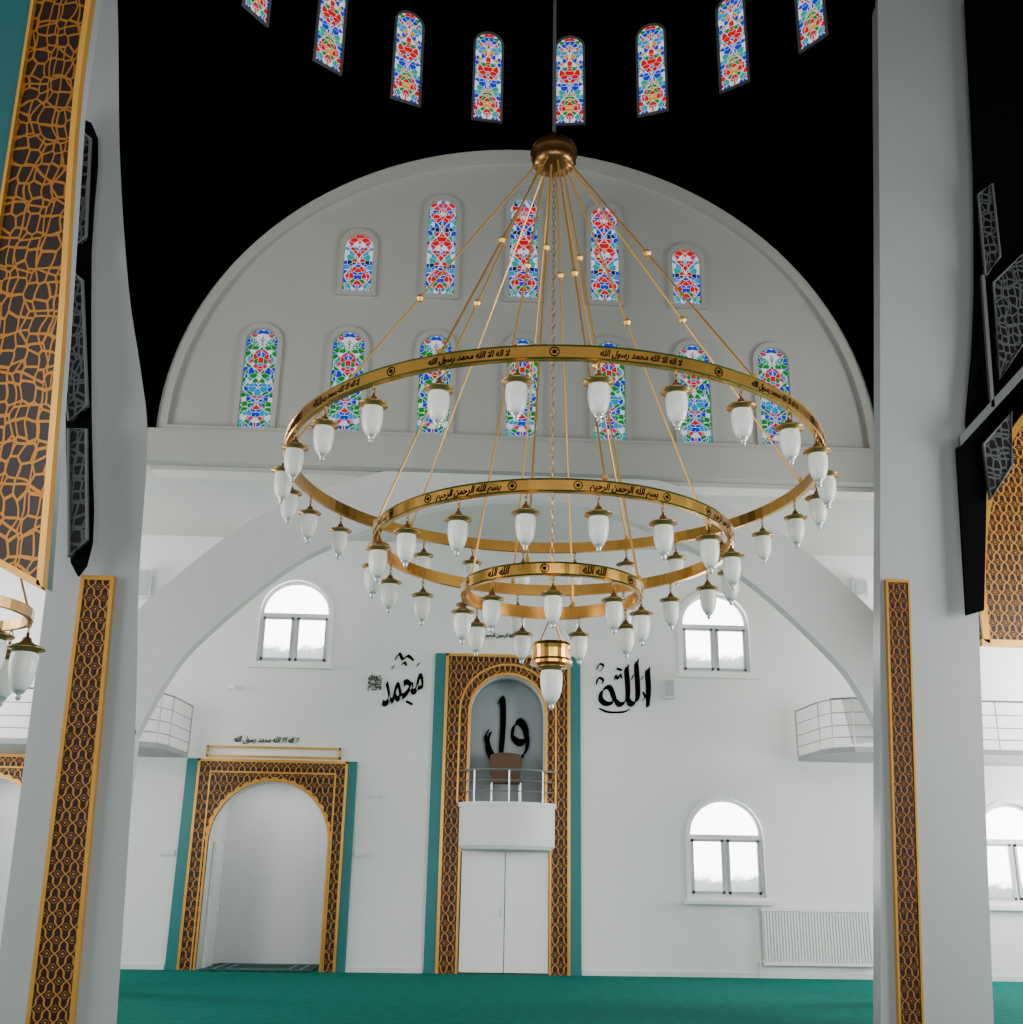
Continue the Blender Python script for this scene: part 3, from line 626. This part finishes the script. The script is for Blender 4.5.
ring(6.17, 3.06, .145, 26, radians(3.0), [KAL]*12, .070, .93, 1)
ring(5.27, 2.02, .14, 18, radians(-12), [BAS]*8, .080, .91, 2)
ring(4.72, 1.0, .145, 9, radians(-4), [ALLAH+" "+ALLAH]*6, .095, .87, 1)
HUBZ = 10.38
def rods(n, ph, R, z, t, hr):
    for i in range(n):
        a = ph+2*pi*i/n; p0 = Vector((CX+hr*sin(a), CY-hr*cos(a), HUBZ)); p1 = Vector((CX+R*sin(a), CY-R*cos(a), z))
        g = Geo().tube([p0, p1], .013, 6); b = p0.lerp(p1, t)
        g.lathe([(0,-.05),(.03,-.04),(.05,0),(.03,.04),(0,.05)], b, 10); g.lathe([(0,0),(.03,.01),(.03,.05),(0,.07)], p1, 8)
        g.obj("suspension_rod", RODM, CH)
rods(6, radians(35), 3.04, 6.25, .50, .24); rods(4, radians(10), 2.02, 5.35, .42, .18); rods(4, radians(-20), .99, 4.80, .25, .12)
Geo().lathe([(0,.40),(.05,.40),(.07,.33),(.11,.30),(.13,.27),(.25,.22),(.30,.14),(.31,.06),(.27,.0),(.29,-.04),(.26,-.10),(.17,-.16),(.08,-.19),(.0,-.20)], (CX, CY, HUBZ+.12), 40, rib=.04).obj("hub", HUBM, CH, True)
Geo().tube([(CX, CY, HUBZ+.5), (CX, CY, 23.5)], .022, 8).obj("hanging_rod", METAL, CH)
g = Geo(); z = HUBZ-.15; k = 0
while z > 4.45:
    pts = [((.022*cos(t*pi/3)) if k % 2 else 0, 0 if k % 2 else .022*cos(t*pi/3), .05*sin(t*pi/3)) for t in range(6)]
    g.tube([(CX+p[0], CY+p[1], z+p[2]) for p in pts], .006, 4, True); z -= .085; k += 1
g.obj("chain", BRASSD, CH)
Geo().lathe([(0,.24),(.20,.24),(.225,.20),(.215,.16),(.215,.06),(.235,.03),(.235,0),(.12,-.01)], (CX, CY, 3.90), 28).obj("bottom_cup", BRASS, CH)
g = Geo()
for i in range(4): a = pi/4+i*pi/2; g.tube([(CX+.2*sin(a), CY+.2*cos(a), 4.12), (CX, CY, 4.47)], .007, 5)
g.obj("cup_wires", BRASS, CH)
add_lamp((CX, CY, 4.13), CH, 0, 1.12)

E = empty("chandelier", (-4.75, 8.3, 2.8), "small brass ring chandelier with frosted lamps near column", "chandelier")
Geo().lathe([(.62, 3.46), (.62, 3.54), (.58, 3.54), (.58, 3.46)], (-4.85, 8.3, 0), 48, closed_prof=True).obj("brass_ring", BRASSD, E)
for i in range(8):
    a = i*pi/4+.25; add_lamp((-4.85+.6*cos(a), 8.3+.6*sin(a), 3.46), E, a, .95)
g = Geo()
for i in range(4): a = i*pi/2; g.tube([(-4.85+.6*cos(a), 8.3+.6*sin(a), 3.54), (-4.85, 8.3, 5.1)], .01, 5)
g.tube([(-4.85, 8.3, 5.1), (-4.85, 8.3, 15.4)], .015, 6); g.obj("suspension_rod", BRASSD, E)

# ------------------------------------------------------------------ lights
w = bpy.data.worlds.new("world"); bpy.context.scene.world = w; w.use_nodes = True
w.node_tree.nodes["Background"].inputs[0].default_value = (0.97, 0.98, 1.0, 1); w.node_tree.nodes["Background"].inputs[1].default_value = 0.4
def area(loc, tgt, sx, sy, e, col=(1.0, 0.985, 0.955)):
    l = bpy.data.lights.new("daylight_and_fill", 'AREA'); l.shape = 'RECTANGLE'; l.size = sx; l.size_y = sy; l.energy = e; l.color = col
    o = bpy.data.objects.new("daylight_and_fill", l); o.location = loc
    o.rotation_euler = (Vector(tgt)-Vector(loc)).to_track_quat('-Z', 'Y').to_euler(); COL.objects.link(o)
area((-12.2, 11, 4.5), (0, 14, 4), 9, 5, 1400); area((12.2, 11, 4.5), (0, 14, 4), 9, 5, 2100)
area((-12.2, 20.2, 4.5), (0, 21, 5), 3, 5, 600); area((12.2, 20.2, 4.5), (0, 21, 5), 3, 5, 1000)
area((0, -3.5, 5.0), (0, 20, 4), 14, 7, 1200)  # added fill behind the camera, not a window; brightens the prayer wall
for xc in (PX, PX-5.45): area((xc, 23.2, 3.55), (xc, 23.3, 0), 1.6, .8, 14)  # added fill under the recess ceilings to brighten their walls, not daylight
